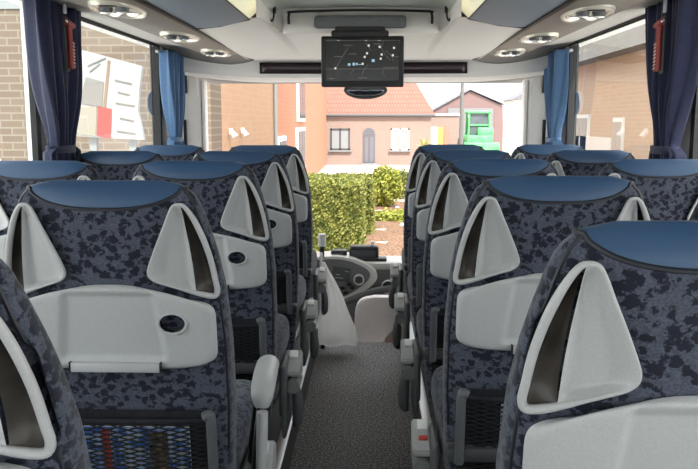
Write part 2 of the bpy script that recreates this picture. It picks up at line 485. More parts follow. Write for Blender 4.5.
# magazines in the nets
magm = mat('magazine_cover', rough=.3)
vv = coords(magm, (1,1,1))
sx = N(magm, 'ShaderNodeSeparateXYZ'); L(magm, vv, sx.inputs[0])
nz = noise(magm, 13, 4, .65, vv, 1.2)
c1 = ramp(magm, [(.32,(.02,.07,.35)),(.46,(.05,.20,.68)),(.56,(.62,.74,.88)),(.60,(.05,.18,.65)),(.68,(.02,.02,.03))], nz)
L(magm, c1, bsdf(magm).inputs['Base Color'])
pagem = mat('paper', (.82,.80,.76), .7)
magred = mat('print_red', (.55,.07,.05), .3)
magblk = noisy('print_photo', (.01,.01,.012), (.35,.22,.14), 60, .3)
magtxt = mat('print_white', (.55,.60,.68), .3)
def magazine(cx, cy, dx, w, label):
    t = thing('magazine', label, 'magazine', (cx+dx, cy, ZB), 0, 'magazines in the seat nets')
    h = .25
    def P(x, z, off): return Vector((x, yb(z) - off, z-ZB))
    def slab(bm, x0, x1, z0, z1, o0, o1):
        grid(bm, lambda u, v_: P(x0+(x1-x0)*u, z0+(z1-z0)*v_, o1), 2, 4)
        grid(bm, lambda u, v_: P(x0+(x1-x0)*u, z0+(z1-z0)*v_, o0), 2, 4)
        for x in (x0, x1): grid(bm, lambda u, v_: P(x, z0+(z1-z0)*v_, o0+(o1-o0)*u), 1, 4)
        for z in (z0, z1): grid(bm, lambda u, v_: P(x0+(x1-x0)*u, z, o0+(o1-o0)*v_), 2, 1)
    bm = BM(); slab(bm, -w/2, w/2, .48, .672, .0105, .0145); obj('pages', bm, pagem, t, smooth=False)
    bm = BM(); slab(bm, -w/2, w/2, .48, .671, .0145, .0152); cv = obj('cover', bm, magm, t, smooth=False)
    bm = BM(); slab(bm, -w*.32, -w*.24, .49, .668, .0152, .0156); obj('red_stripe', bm, magred, cv, smooth=False)
    bm = BM(); slab(bm, w*.12, w*.30, .50, .66, .0152, .0156); obj('cover_photo', bm, magblk, cv, smooth=False)
    for k in range(9):
        bm = BM(); slab(bm, w*.33, w*(.44+.03*(k % 2)), .655-k*.016, .662-k*.016, .0152, .0156); obj('print_line', bm, magtxt, cv, smooth=False)
    for k in range(4):
        bm = BM(); slab(bm, -w*.16, w*(.02+.04*(k % 2)), .64-k*.03, .652-k*.03, .0152, .0156); obj('headline', bm, magtxt, cv, smooth=False)
magazine(XLA, YL[1], .03, .225, 'blue and white magazine behind the net of the big left seat')
magazine(XRA, YR[1], .015, .235, 'strip of a blue and white magazine in the net of the big right seat')

# ------------------------------------------------------------------ the coach: floor, walls, windows
YB, YF = -2.4, 5.45
XI = 1.19
bm = BM(); box(bm, (0, (YB+4.6)/2, -.03), (.56, 4.6-YB, .06)); struct('floor', bm, carpet, label='speckled dark grey aisle floor')
for nm, s in (('left', -1), ('right', 1)):
    bm = BM(); box(bm, (s*(.255+XI)/2+s*.0, (YB+4.75)/2, .03), (XI-.255, 4.75-YB, .18)); struct('floor_'+nm, bm, platf, label='raised seat platform')
    bm = BM(); box(bm, (s*.262, (YB+4.6)/2, .062), (.012, 4.6-YB, .122), .003); box(bm, (s*.275, (YB+4.6)/2, .123), (.035, 4.6-YB, .006), .002)
    struct('trim_1' if s < 0 else 'trim_2', bm, alu, label='aluminium edge rail along the seat platform')
bm = BM(); box(bm, (0, 5.2, -.46), (2.4, 1.2, .06)); struct('floor_front', bm, carpet, label='lower floor at the front of the coach')
bm = BM(); box(bm, (0, 4.585, -.22), (.56, .03, .40)); struct('trim_3', bm, dplast, label='riser at the end of the aisle floor')

PILLS = {-1: [(-2.4, -2.2), (-.25, -.10), (1.35, 1.50), (2.965, 3.08), (4.72, 4.90)], 1: [(-2.4, -2.2), (-.25, -.10), (1.30, 1.45), (2.885, 3.00), (4.72, 4.90)]}
for nm, s in (('left', -1), ('right', 1)):
    PILL = PILLS[s]
    bm = BM()
    box(bm, (s*(XI+.04), (YB+YF)/2, .30), (.08, YF-YB, .78), .01)
    box(bm, (s*(XI+.04), (YB+YF)/2, 1.86), (.08, YF-YB, .26))
    for a, b in PILL: box(bm, (s*(XI+.025), (a+b)/2, 1.2), (.05, b-a, 1.1), .012)
    box(bm, (s*(XI+.04), 5.17, 1.2), (.08, .56, 1.1))
    struct('wall_'+nm, bm, wallp, label='coach side wall with window posts')
    for k, (p, q) in enumerate(zip(PILL, PILL[1:])):
        y0, y1 = p[1], q[0]
        n = (1 if s < 0 else 5)+k
        fr = BM()
        for yy in (y0, y1): box(fr, (s*(XI+.024), yy, 1.21), (.05, .036, 1.10)) if yy > 4 else box(fr, (s*(XI+.010), yy, 1.21), (.022, .036, 1.10))
        for zz in (.69, 1.745): box(fr, (s*(XI+.010), (y0+y1)/2, zz), (.022, y1-y0, .03))
        w = struct('window_%d' % n, fr, black, label='side window with black rubber frame', smooth=False)
        bm = BM(); box(bm, (s*(XI+.018), (y0+y1)/2, 1.215), (.006, y1-y0-.02, 1.04)); obj('pane', bm, glass, w, smooth=False)
# rear wall with its window
bm = BM()
box(bm, (0, YB-.04, .35), (2.5, .08, .88)); box(bm, (0, YB-.04, 1.85), (2.5, .08, .3))
for s in (-1, 1): box(bm, (s*1.1, YB-.04, 1.2), (.3, .08, 1.1))
struct('wall_rear', bm, wallp, label='rear wall of the coach')
bm = BM(); box(bm, (0, YB-.04, 1.24), (1.9, .006, .93)); struct('window_9', bm, glass, label='rear window')

# ------------------------------------------------------------------ ceiling
def profile(bm, pts, y0, y1, ny=1):
    grid(bm, lambda u, v_: Vector((lerp_tab(list(enumerate([p[0] for p in pts])), u*(len(pts)-1)), y0+(y1-y0)*v_, lerp_tab(list(enumerate([p[1] for p in pts])), u*(len(pts)-1)))), len(pts)-1, ny)
YE = 3.30
bm = BM(); box(bm, (0, (YB+YF)/2, 1.98), (2.5, YF-YB+.3, .05)); struct('roof', bm, wallp, label='coach roof')
bm = BM(); profile(bm, [(-.395,1.765),(-.37,1.79),(-.33,1.796),(0,1.80),(.33,1.796),(.37,1.79),(.395,1.765)], YB, 3.64); struct('ceiling', bm, ceilc, label='grey centre ceiling over the aisle')
racks = []
for s in (-1, 1):
    side = 'left' if s < 0 else 'right'
    # reading-light console under the rack
    bm = BM(); profile(bm, [(s*.70,1.684),(s*.72,1.676),(s*.83,1.680),(s*.95,1.692),(s*.955,1.70)], YB, 4.66)
    lc = tag(obj('light_console', bm, taupe), side+' taupe console strip holding the reading lights under the rack', 'console', 'consoles under the racks')
    bm = BM(); profile(bm, [(s*.953,1.70),(s*.97,1.712),(s*1.05,1.722),(s*1.19,1.742)], YB, 4.90)
    struct('ceiling_'+side, bm, MATS.get('ceiling_edge') or noisy('ceiling_edge', (.40,.385,.37), (.44,.425,.41), 60, .6), label='pale ceiling strip above the side windows')
    t = thing('overhead_rack', side+' overhead rack with blue-grey underside and glossy inner side strip', 'luggage rack', (0,0,0), 0, 'overhead racks')
    bm = BM()
    def sof(u, v_):
        x = .69 + (.42-.69)*u
        ye = 3.46 - .30*u - .02
        return Vector((s*x, YB + (ye-YB)*v_, 1.688 - .010*math.sin(PI*u)))
    grid(bm, sof, 8, 8); obj('soffit', bm, bluepan, t)
    bm = BM()
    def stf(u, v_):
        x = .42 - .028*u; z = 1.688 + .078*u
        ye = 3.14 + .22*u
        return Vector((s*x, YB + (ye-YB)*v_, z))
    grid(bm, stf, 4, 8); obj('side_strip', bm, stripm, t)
    bm = BM(); tube(bm, [(s*.695, YB, 1.683), (s*.695, 3.3, 1.683), (s*.693, 4.4, 1.680), (s*.68, 4.70, 1.672), (s*.655, 4.84, 1.664)], .008, 6); obj('seam', bm, black, lc)
    bm = BM(); tube(bm, [(s*.69, 3.44, 1.686), (s*.56, 3.29, 1.680), (s*.42, 3.14, 1.688), (s*.392, 3.36, 1.766)], .004, 6); obj('end_seam', bm, black, t)
    bm = BM(); tube(bm, [(s*.42, YB, 1.687), (s*.42, 3.14, 1.687)], .003, 6); obj('edge_seam', bm, black, t)
    # dark end of the console, sweeping to the wall
    bm = BM()
    def dc(u, v_):
        x = .655 + (1.185-.655)*u
        yo = 4.60 + (4.88 + .07*math.sin(PI*u) - 4.60)*v_
        z = (1.678 + .06*u**1.5) - (.012+.040*math.sin(PI*min(1,u*1.0))**.7)*v_
        return Vector((s*x, yo, z))
    grid(bm, dc, 14, 5)
    tag(obj('console_end', bm, darkcap), side+' dark curved end of the console near the front curtain', 'console end', 'console ends')
# fairing between racks and windscreen
bm = BM()
def fair(u, v_):
    x = -.69 + 1.38*u
    ys = 3.64 if abs(x) < .375 else 3.10 + max(0, abs(x)-.42)*1.15
    y = ys + (4.90-ys)*v_
    base = 1.700 if abs(x) < .375 else 1.688
    z = base + (1.662-base)*v_ + (.014*math.cos(x/.69*PI/2))*math.sin(PI*min(1,v_*1.1))
    return Vector((x, y, z))
us = 92
grid(bm, fair, us, 12); struct('ceiling_front', bm, ceilm, label='pale front ceiling sloping to the windscreen')
bm = BM()
grid(bm, lambda u, v_: Vector((-.388+.776*u, 3.66, 1.69+.12*v_)), 4, 1); grid(bm, lambda u, v_: Vector((-.388, 3.1+.56*u, 1.69+.12*v_)), 2, 1); grid(bm, lambda u, v_: Vector((.388, 3.1+.56*u, 1.69+.12*v_)), 2, 1)
struct('ceiling_step', bm, ceilm, label='upright step in the ceiling above the monitor')
# header over the windscreen
bm = BM()
def hd(u, v_):
    x = -1.19 + 2.38*u; q = abs(x)/1.19
    y0 = 4.92 + .05*math.cos(q*PI/2) - .02*q
    P = [(y0, 1.668), (y0+.01, 1.60), (y0+.04, 1.566), (y0+.16, 1.552), (5.42, 1.556)]
    k = v_*4
    y = lerp_tab(list(enumerate([p[0] for p in P])), k); z = lerp_tab(list(enumerate([p[1] for p in P])), k)
    z += .045*max(0, (q-.55)/.45)**1.5*(1 if v_ > .2 else .9)
    return Vector((x, y, z))
grid(bm, hd, 48, 16); grid(bm, lambda u, v_: Vector((-1.19+2.38*u, 5.0+.45*v_, 1.90)), 1, 1); grid(bm, lambda u, v_: Vector((-1.19+2.38*u, 5.44, 1.55+.42*v_)), 1, 1)
struct('trim_4', bm, ceilm, label='pale header panel above the windscreen')
smoked = mat('smoked_panel', (.03,.018,.022), .15)
bm = BM()
def sp(u, v_):
    x = -.63 + 1.26*u; q = abs(x)/1.19
    return Vector((x, 4.92 + .05*math.cos(q*PI/2) - .02*q - .012 - .0*v_, 1.585 + .068*v_ ))
grid(bm, sp, 30, 2); so = obj('display_strip', bm, smoked); tag(so, 'long smoked dark strip across the header behind the monitor', 'display strip')
so.modifiers.new('solid', 'SOLIDIFY').thickness = .012
bm = BM()
for s in (-1, 1):
    for k in range(7):
        x = s*(.54+.012*k); q = abs(x)/1.19
        tube(bm, [(x, 4.95-.02*q, 1.592), (x+s*.006, 4.95-.02*q-.003, 1.647)], .0025, 5)
obj('louvre', bm, mat('louvre_grey', (.35,.33,.33), .4), so)

# monitor housing in the ceiling step
t = thing('monitor_housing', 'pale ceiling pod with dark seams and black hinge above the monitor', 'housing', (0, 3.60, 1.678))
bm = BM()
def pod(u, v_):
    x = -.345 + .69*u; w = 1-abs(u*2-1)**6
    return Vector((x, .04 - .06*math.sin(PI*v_*.5)*w, .10-.092*v_))
grid(bm, pod, 24, 8); obj('cover', bm, ceilm, t)
bm = BM(); tube(bm, catmull([(-.315, .0, .045), (-.312, -.012, .085), (-.285, -.018, .096), (0, -.022, .101), (.285, -.018, .096), (.312, -.012, .085), (.315, .0, .045)], 6), .006, 6); obj('seam', bm, black, t)
bm = BM(); box(bm, (0, -.03, .05), (.40, .03, .055), .012); obj('flap', bm, mplast, t)
bm = BM(); box(bm, (0, -.05, -.004), (.25, .05, .03), .01); box(bm, (0, -.03, .02), (.22,.03,.03), .01); obj('hinge', bm, black, t)
# hooks either side
for s in (-1, 1):
    k = thing('ceiling_hook', ('left' if s < 0 else 'right')+' small black hook on the ceiling edge beside the monitor pod', 'hook', (s*.372, 3.55, 1.79), 0, 'ceiling hooks')
    bm = BM(); box(bm, (0, 0, -.012), (.014, .012, .03), .003); obj('hook_plate', bm, black, k)
    bm = BM(); tube(bm, catmull([(0,-.005,-.02),(s*.004,-.008,-.05),(s*.012,-.012,-.062),(s*.016,-.016,-.05)], 4), .004, 6); obj('hook_arm', bm, black, k)

# monitor
mc = at(362.5, 61.5, 3.60)
t = thing('tv_monitor', 'black flat monitor hanging from the ceiling, showing a dark route map', 'monitor', mc)
bm = BM(); box(bm, (0, .018, 0), (.366, .034, .222), .007); obj('bezel', bm, black, t)
scr = mat('screen_glow', (.01,.01,.01), .15, emit=(.028,.026,.026), estr=.10)
bm = BM(); box(bm, (0, -.0002, .002), (.322, .002, .170)); so = obj('screen', bm, scr, t, smooth=False)
def glow(nm, c, e): return mat(nm, (.02,.02,.02), .5, emit=c, estr=e)
gw, gb, gl = glow('map_white', (.62,.57,.52), .36), glow('map_blue', (.38,.62,.75), .25), glow('map_line', (.26,.25,.25), .22)
def spx(x, y): return Vector(((x-292)/586*90/797*3.6, -.0018, -(y-195)/469*72/797*3.6+.0015))
bm = BM()
for x, y in ((331,98),(401,106),(492,113),(321,146),(414,154),(485,159),(306,169),(408,180),(119,240),(293,212)):
    box(bm, spx(x, y), (.0085, .001, .009), .0012, None, 1)
for x in (138, 314, 398): box(bm, spx(x, 66), (.010, .001, .003))
obj('map_marker', bm, gw, so, smooth=False)
for (x, y), sz in (((360,192),(.013,.001,.012)),((255,213),(.008,.001,.010)),((236,214),(.010,.001,.012)),((207,216),(.012,.001,.010)),((275,216),(.014,.001,.003))):
    bm = BM(); box(bm, spx(x, y), sz); obj('map_symbol', bm, gb, so, smooth=False)
bm = BM()
def ln(pts, r=.0006):
    tube(bm, [spx(*p)+Vector((0,.0006,0)) for p in pts], r, 4)
ln([(58,244),(520,244)]); ln([(425,75),(410,110),(440,160),(470,190)]); ln([(330,215),(300,250),(290,280)]); ln([(235,250),(210,280)]); ln([(425,250),(420,270),(435,290)]); ln([(310,80),(330,100),(345,130)])
ln([(60,66),(530,66)]); ln([(200,110),(150,190),(125,235)])
ln([(440,130),(480,165),(490,200)])
for x0, x1, y in ((172,232,96),(205,252,150),(112,160,166),(365,410,88),(425,520,236),(500,525,168),(265,325,300),(80,108,303)):
    k = x0
    while k < x1:
        wl = random.uniform(4, 9); tube(bm, [spx(k, y), spx(min(k+wl, x1), y)], .0013, 4); k += wl+3
obj('map_line', bm, gl, so, smooth=False)

# rear-view mirror beyond it
mm = at(365.5, 90, 5.0)
t = thing('rear_view_mirror', 'wide dark rear-view mirror below the monitor, against the windscreen', 'mirror', mm)
bm = BM(); sphere(bm, (0, .02, 0), 1, (.135, .04, .056), 28, 14); obj('shell', bm, black, t)
bm = BM(); sphere(bm, (0, -.008, -.002), 1, (.118, .02, .036), 28, 14); obj('mirror_face', bm, mat('mirror_dark', (.12,.13,.15), .08, .9), t)
bm = BM(); tube(bm, [(0,.03,.03),(0,.06,.07),(0,.05,.11)], .012, 8); obj('stem', bm, black, t)

# reading light / vent units
lens = mat('reading_lens', (.75,.74,.70), .15, emit=(1,.93,.8), estr=.25)
bezm = mat('unit_bezel', (.80,.76,.66), .22, .35)
def unit(x, y, label):
    t = thing('service_unit', label, 'reading light', (x, y, 1.681), 0, 'reading light units under the racks')
    s = -1 if x < 0 else 1
    ov = lambda k, z, n=32: [Vector((.082*k*math.cos(a), .195*k*math.sin(a)*(1+.0), z)) for a in [2*PI*i/n for i in range(n)]]
    bm = BM(); loft(bm, [ov(1.0, .004), ov(1.0, -.006), ov(.94, -.014), ov(.86, -.012), ov(.82, -.006)]); obj('bezel', bm, bezm, t)
    bm = BM(); loft(bm, [ov(.83, -.0062), ov(.80, -.0075)]); pl = obj('plate', bm, mat('unit_plate', (.62,.58,.50), .2, .3) if 'unit_plate' not in MATS else MATS['unit_plate'], t)
    for dx in (-.03, .03):
        bm = BM(); sphere(bm, (dx, .055, -.010), .021, (1,1,.6)); obj('lamp', bm, lens, t)
        bm = BM(); tube(bm, [(dx+.023*math.cos(a), .055+.023*math.sin(a), -.009) for a in [2*PI*i/20 for i in range(20)]], .004, 6, True); obj('lamp_ring', bm, chrome, t)
    for dx in (-.028, .028):
        bm = BM(); cyl(bm, (dx, -.055, -.004), (dx, -.055, -.022), .025, .021, 20); v_ = obj('air_vent', bm, mplast, t)
        bm = BM(); box(bm, (dx, -.055, -.023), (.036, .008, .006), .002); obj('vent_tab', bm, chrome, v_)
    for k in range(3):
        bm = BM(); box(bm, (-.025+.025*k, 0, -.010), (.015, .022, .008), .002); obj('call_button', bm, whitep, t)
    bm = BM(); box(bm, (0, -.115, -.009), (.06,.012,.006), .002); obj('slot', bm, black, t)
for k, y in enumerate((2.77, 3.66, 4.50)):
    unit(-.81, y, ('nearest', 'middle', 'farthest')[k]+' oval reading light unit under the left rack')
for k, y in enumerate((2.92, 3.75, 4.52)):
    unit(.81, y, ('nearest', 'middle', 'farthest')[k]+' oval reading light unit under the right rack')

# ------------------------------------------------------------------ curtains
def curtain(x, y0, y1, zt, zb_, ztie, pinch, m, name_label, s, band, mband):
    t = thing('curtain', name_label, 'curtain', (x, (y0+y1)/2, zb_), 0, 'tied window curtains')
    bm = BM(); hw = (y1-y0)/2
    def cf(u, v_):
        z = zb_ + (zt-zb_)*v_
        k = (z-ztie)
        g = 1-pinch*math.exp(-(k/.20)**2) - (pinch*.35*max(0, 1-max(0,k)/.75) if k > 0 else 0)
        if k < 0: g = min(1, g+.1)
        q = (u*2-1)
        amp = .030*(1-.5*math.exp(-(k/.12)**2))
        xx = -s*.035 + amp*math.sin(q*17+.6*math.sin(z*3)) + .010*math.sin(q*41+z*4)
        return Vector((xx, q*hw*g, z-zb_))
    grid(bm, cf, 90, 40); o = obj('drape', bm, m, t, ang=180)
    o.modifiers.new('solid', 'SOLIDIFY').thickness = .003
    bm = BM(); hb = hw*(1-pinch*1.32)
    loft(bm, [[Vector((-s*.035+.040*math.cos(a), (hb+.015)*math.sin(a), ztie-zb_+dz)) for a in [2*PI*i/24 for i in range(24)]] for dz in (-.014, .014)], cap=False)
    b = obj('tieback', bm, mband, t); b.modifiers.new('solid', 'SOLIDIFY').thickness = .004
    bm = BM(); box(bm, (0, 0, zt-zb_-.008), (.02, y1-y0, .016), .004); obj('rail', bm, alu, t)
    return t
curtain(-1.165, 2.78, 3.26, 1.735, .95, 1.195, .46, curt_navy, 'dark navy curtain tied back on the left window post', -1, .03, curt_navy)
curtain(1.165, 2.76, 3.20, 1.735, .95, 1.195, .46, curt_navy, 'dark navy curtain tied back on the right window post', 1, .03, curt_navy)
curtain(-1.165, 4.58, 5.02, 1.700, .95, 1.19, .46, curt_blue, 'lighter blue curtain tied back at the left front window', -1, .03, curt_blue)
curtain(1.165, 4.58, 5.02, 1.700, .95, 1.19, .46, curt_blue, 'lighter blue curtain tied back at the right front window', 1, .03, curt_blue)

# emergency hammers
hred = mat('hammer_red', (.28,.025,.02), .4)
def hammer(p, s, label):
    t = thing('emergency_hammer', label, 'emergency hammer', p, 0, 'red emergency hammers')
    bm = BM(); box(bm, (0, .002, -.02), (.010, .030, .20), .004); obj('holder', bm, dplast, t)
    bm = BM(); tube(bm, [(-s*.014, 0, .05), (-s*.014, .004, -.01), (-s*.014, .006, -.11)], [.011, .010, .013], 10); h = obj('handle', bm, hred, t)
    bm = BM()
    for k in range(8): cyl(bm, (-s*.026, -.001, -.015-.012*k), (-s*.026, .010, -.019-.012*k), .003, n=6)
    obj('grip_rib', bm, mat('rib_pale', (.75,.5,.45), .4) if 'rib_pale' not in MATS else MATS['rib_pale'], h)
    bm = BM(); cyl(bm, (-s*.014, -.028, .058), (-s*.014, .034, .048), .012, .012, 12); obj('hammer_head', bm, hred, t)
    bm = BM(); cyl(bm, (-s*.014, -.030, .0585), (-s*.014, -.042, .060), .009, .001, 12); obj('hammer_tip', bm, chrome, t)
    bm = BM(); box(bm, (0, -.0, .14), (.008, .022, .10), .003); obj('hanger_strap', bm, mat('strap_clear', (.55,.60,.68), .3) if 'strap_clear' not in MATS else MATS['strap_clear'], t)
pl = at(68, 38, 2.98); hammer((-1.083, pl.y+.02, pl.z), -1, 'red emergency hammer hanging before the left navy curtain')
hammer((1.075, 2.90, 1.585), 1, 'red emergency hammer hanging before the right navy curtain')
# half round blind discs on the glass
for s in (-1, 1):
    t = thing('blind_disc', ('left' if s < 0 else 'right')+' grey half-round disc on the window glass near the front curtain', 'disc', (s*(XI+.002), 4.55, 1.40), 0, 'half-round window discs')
    bm = BM(); prism(bm, [Vector((0, -.085*math.sin(PI*k/14), .065*math.cos(PI*k/14))) for k in range(15)], (s*.006,0,0)); obj('disc_plate', bm, mat('disc_grey', (.16,.20,.27), .5) if 'disc_grey' not in MATS else MATS['disc_grey'], t)
    bm = BM(); tube(bm, [(0,.004,-.5),(0,.004,.33)], .006, 6); obj('rod', bm, dplast, t)

# front corner panels (door and driver side posts)
for s in (-1, 1):
    side = 'left' if s < 0 else 'right'
    t = thing('corner_panel', side+' pale front corner panel with dark slots beside the windscreen', 'panel', (s*1.12, 5.32, -.43), 0, 'front corner panels')
    bm = BM(); box(bm, (0, 0, 1.0), (.13, .05, 2.0), .012); box(bm, (-s*.055, .02, 1.0), (.04, .09, 2.0), .012); pn = obj('post', bm, wallp, t)
    bm = BM(); box(bm, (s*.055, -.03, 2.0-.02), (.03, .02, .14), .008); obj('upper_slot', bm, black, t)
    bm = BM(); box(bm, (s*.06, -.03, 1.62), (.018, .02, .24), .006); obj('lower_slot', bm, black, t)
    bm = BM(); box(bm, (s*.0, -.028, 1.98), (.06, .02, .17), .008); obj('raised_plate', bm, whitep, t)

# windscreen
bm = BM(); grid(bm, lambda u, v_: Vector(((u*2-1)*1.2, 5.50 - .10*abs(u*2-1)**3 + .12*(1-v_), .25+1.5*v_)), 24, 6)
w = struct('window_10', bm, windscreen, label='windscreen')
bm = BM(); box(bm, (.23*0, 5.46, -.10), (2.4, .08, .70)); struct('wall_front', bm, dplast, label='front wall below the windscreen')
# wiper-like arms? (none visible)

# ------------------------------------------------------------------ dashboard
dashd = noisy('dash_dark', (.075,.075,.078), (.095,.095,.097), 120, .5)
dashg = noisy('dash_silver', (.42,.40,.38), (.46,.44,.42), 90, .35)
t = thing('dashboard', 'grey curved dashboard with screen and round vents below the windscreen', 'dashboard', (0, 0, 0))
def poly(px, Y, dy=0):
    return [at(x, y, Y + dy*((y-257)/40)) for x, y in px]
out = [(300,259),(328,256.5),(345,257.5),(358,261),(369,266),(376,272),(377,279),(370,287),(360,294),(350,300),(338,304),(300,304)]
out = [(p.x, p.y) for p in catmull([(x, y, 0) for x, y in out], 4)]
bm = BM(); prism(bm, poly(out, 5.10, -.12), (0, .22, 0)); obj('fascia', bm, dashg, t)
inn = [(300,261.5),(328,259),(345,260),(356,263.5),(366,268.5),(370,274),(368,280),(360,287),(350,293),(338,297),(300,297)]
inn = [(p.x, p.y) for p in catmull([(x, y, 0) for x, y in inn], 4)]
bm = BM(); prism(bm, [p+Vector((0,-.006,0)) for p in poly(inn, 5.10, -.12)], (0, .02, 0)); obj('instrument_panel', bm, dashd, t)
scrm = mat('dash_screen', (.05,.052,.055), .2)
bm = BM(); prism(bm, [p+Vector((0,-.012,0)) for p in poly([(333,266),(351,268.5),(349,282),(332,280)], 5.10, -.12)], (0, .01, 0)); ds = obj('dash_display', bm, scrm, t, smooth=False)
bm = BM()
for a, b in (((335,277),(343,278)),((345,271),(349,271.5)),((336,274),(340,274.4))):
    tube(bm, [p+Vector((0,-.013,0)) for p in poly([a, b], 5.10, -.12)], .002, 4)
obj('display_print', bm, mat('dash_print', (.35,.35,.36), .4), ds)
for (x, y, r) in ((359, 279, .030),):
    p = at(x, y, 5.00)
    bm = BM(); cyl(bm, p+Vector((0,-.03,0)), p+Vector((0,.03,0)), r, n=28); v_ = obj('round_vent', bm, black, t)
    bm = BM(); tube(bm, [p+Vector((r*math.cos(a), -.03, r*math.sin(a))) for a in [2*PI*i/28 for i in range(28)]], .005, 6, True); obj('vent_ring', bm, dashg, v_)
    bm = BM()
    for k in (-1, 0, 1): box(bm, p+Vector((0,-.031,k*.016)), (.05,.004,.006))
    obj('vent_slat', bm, mplast, v_)
bm = BM()
for x, y in ((338,287),(343,287.5),(349,284),(352,287),(346,292),(340,292)):
    p = at(x, y, 5.10-.12*((y-257)/40)); box(bm, p+Vector((0,-.012,0)), (.028,.014,.020), .004)
obj('switch_bank', bm, black, t)
bm = BM(); box(bm, (0, 5.27, .36), (2.06, .30, .05), .02, (math.radians(0),0,0)); obj('dash_top', bm, dashg, t)
# right-hand console beside it
out2 = [(366,264),(380,263),(395,268),(412,276),(420,300),(372,300),(356,300),(358,294),(372,285),(378,276)]
out2 = [(p.x, p.y) for p in catmull([(x, y, 0) for x, y in out2], 4, True)]
bm = BM(); prism(bm, poly(out2, 5.16, -.10), (0, .20, 0)); obj('right_console', bm, dashd, t)
p = at(388, 286, 5.02)
bm = BM(); cyl(bm, p+Vector((0,-.035,0)), p+Vector((0,.03,0)), .04, n=28); v_ = obj('round_vent', bm, black, t)
bm = BM(); tube(bm, [p+Vector((.041*math.cos(a), -.035, .041*math.sin(a))) for a in [2*PI*i/28 for i in range(28)]], .005, 6, True); obj('vent_ring', bm, dashg, v_)
bm = BM(); tube(bm, [at(x, y, 4.98) for x, y in ((345,302),(360,296),(375,291),(390,288),(402,291))], .022, 10); obj('lower_roll', bm, dashd, t)

# ticket machine and small device on the dash
p = at(364, 256, 5.22)
t = thing('ticket_machine', 'black boxy ticket machine standing on the dashboard top', 'ticket machine', (p.x, p.y, .385))
zt = at(364, 246, 5.22).z - .385
bm = BM(); box(bm, (0, .03, zt/2), (.195, .10, zt), .02, None, 4); box(bm, (.03,0,.01),(.24,.10,.02),.005); obj('body', bm, black, t)
bm = BM(); box(bm, (-.005, -.022, zt*.45), (.16, .012, zt*.55), .006); obj('front_panel', bm, dplast, t)
bm = BM(); box(bm, (.055, .03, zt+.014), (.022, .03, .030), .004); obj('white_knob', bm, whitep, t)
p = at(339, 256, 5.22)
t = thing('card_reader', 'small low black device left of the ticket machine', 'card reader', (p.x, p.y, .385))
bm = BM(); box(bm, (0, .0, .035), (.105, .08, .07), .01); obj('body', bm, black, t)
bm = BM(); box(bm, (.0, -.041, .045), (.05, .004, .012), .001); obj('white_label', bm, mplast, t)

# pale panel at the front steps
pinkm = noisy('pale_panel', (.84,.77,.76), (.88,.81,.80), 40, .45)
t = thing('step_panel', 'pale rounded white panel beside the front steps at the aisle end', 'panel', (0,0,0))
o3 = [(353,352),(354,330),(355,312),(358,303),(364,299),(374,297.5),(400,297.5),(420,297.5),(420,352)]
bm = BM(); prism(bm, [at(x, y, 4.80) for x, y in catmull([(x, y, 0) for x, y in o3], 1, False) for x, y in [(x, y)]] if False else [at(x, y, 4.80) for x, y in o3], (0,.08,0))
bmesh.ops.bevel(bm, geom=list(bm.edges), offset=.008, segments=2, affect='EDGES'); box(bm, (at(388,330,4.84).x, 4.84, -.24), (.30,.06,.38)); obj('panel_board', bm, pinkm, t)
bm = BM(); prism(bm, [at(x, y, 4.795) for x, y in ((381,350),(386,338),(393,330),(402,326),(402,350))], (0,.008,0)); obj('brown_inset', bm, mat('brown_inset', (.24,.17,.13), .5), t)
bm = BM(); prism(bm, [at(x, y, 4.70) for x, y in ((330,340),(354,338),(357,350),(330,352))], (0,.06,0)); box(bm, (at(343,345,4.73).x,4.73,-.24),(.1,.05,.40)); obj('dark_kick_plate', bm, dplast, t)

# grab pole and white bag
pt, pb_ = at(322, 234, 4.46), at(321, 262, 4.46)
t = thing('grab_pole', 'short black pole with pale cap holding the white bag', 'pole', (pt.x, pt.y, 0))
bm = BM(); cyl(bm, (0,0,0), (0,0,pt.z-.06), .013, .013, 14); obj('shaft', bm, black, t)
bm = BM(); cyl(bm, (0,0,pt.z-.07), (0,0,pt.z), .021, .022, 16); obj('pale_cap', bm, whitep, t)
bagm = mat('bag_film', (.93,.93,.92), .35)
_tr = N(bagm, 'ShaderNodeBsdfTranslucent'); _tr.inputs['Color'].default_value = (.9,.9,.89,1)
_mx = N(bagm, 'ShaderNodeMixShader'); _mx.inputs[0].default_value = .6
_out = bagm.node_tree.nodes['Material Output']
L(bagm, bsdf(bagm).outputs[0], _mx.inputs[1]); L(bagm, _tr.outputs[0], _mx.inputs[2]); _tp = N(bagm, 'ShaderNodeBsdfTransparent'); _m2 = N(bagm, 'ShaderNodeMixShader'); _m2.inputs[0].default_value = .22
L(bagm, _mx.outputs[0], _m2.inputs[1]); L(bagm, _tp.outputs[0], _m2.inputs[2]); L(bagm, _m2.outputs[0], _out.inputs['Surface'])
bump(bagm, noise(bagm, 18, 4, .6, None, 1.5), .6, .02)
bg = at(336, 300, 4.38)
t = thing('plastic_bag', 'crumpled white plastic bag hanging at the aisle front', 'bag', (pt.x, 4.40, .050))
bm = BM()
bx = lambda px: (px-371)/797*4.40 + .05 - pt.x
tab = [(.0, 319, 358), (.06, 317, 358), (.2, 317, 355.5), (.4, 318, 349), (.6, 319, 342.5), (.8, 320, 334), (.9, 320.5, 329), (1.0, 319.5, 325)]
H = .472
rings = []
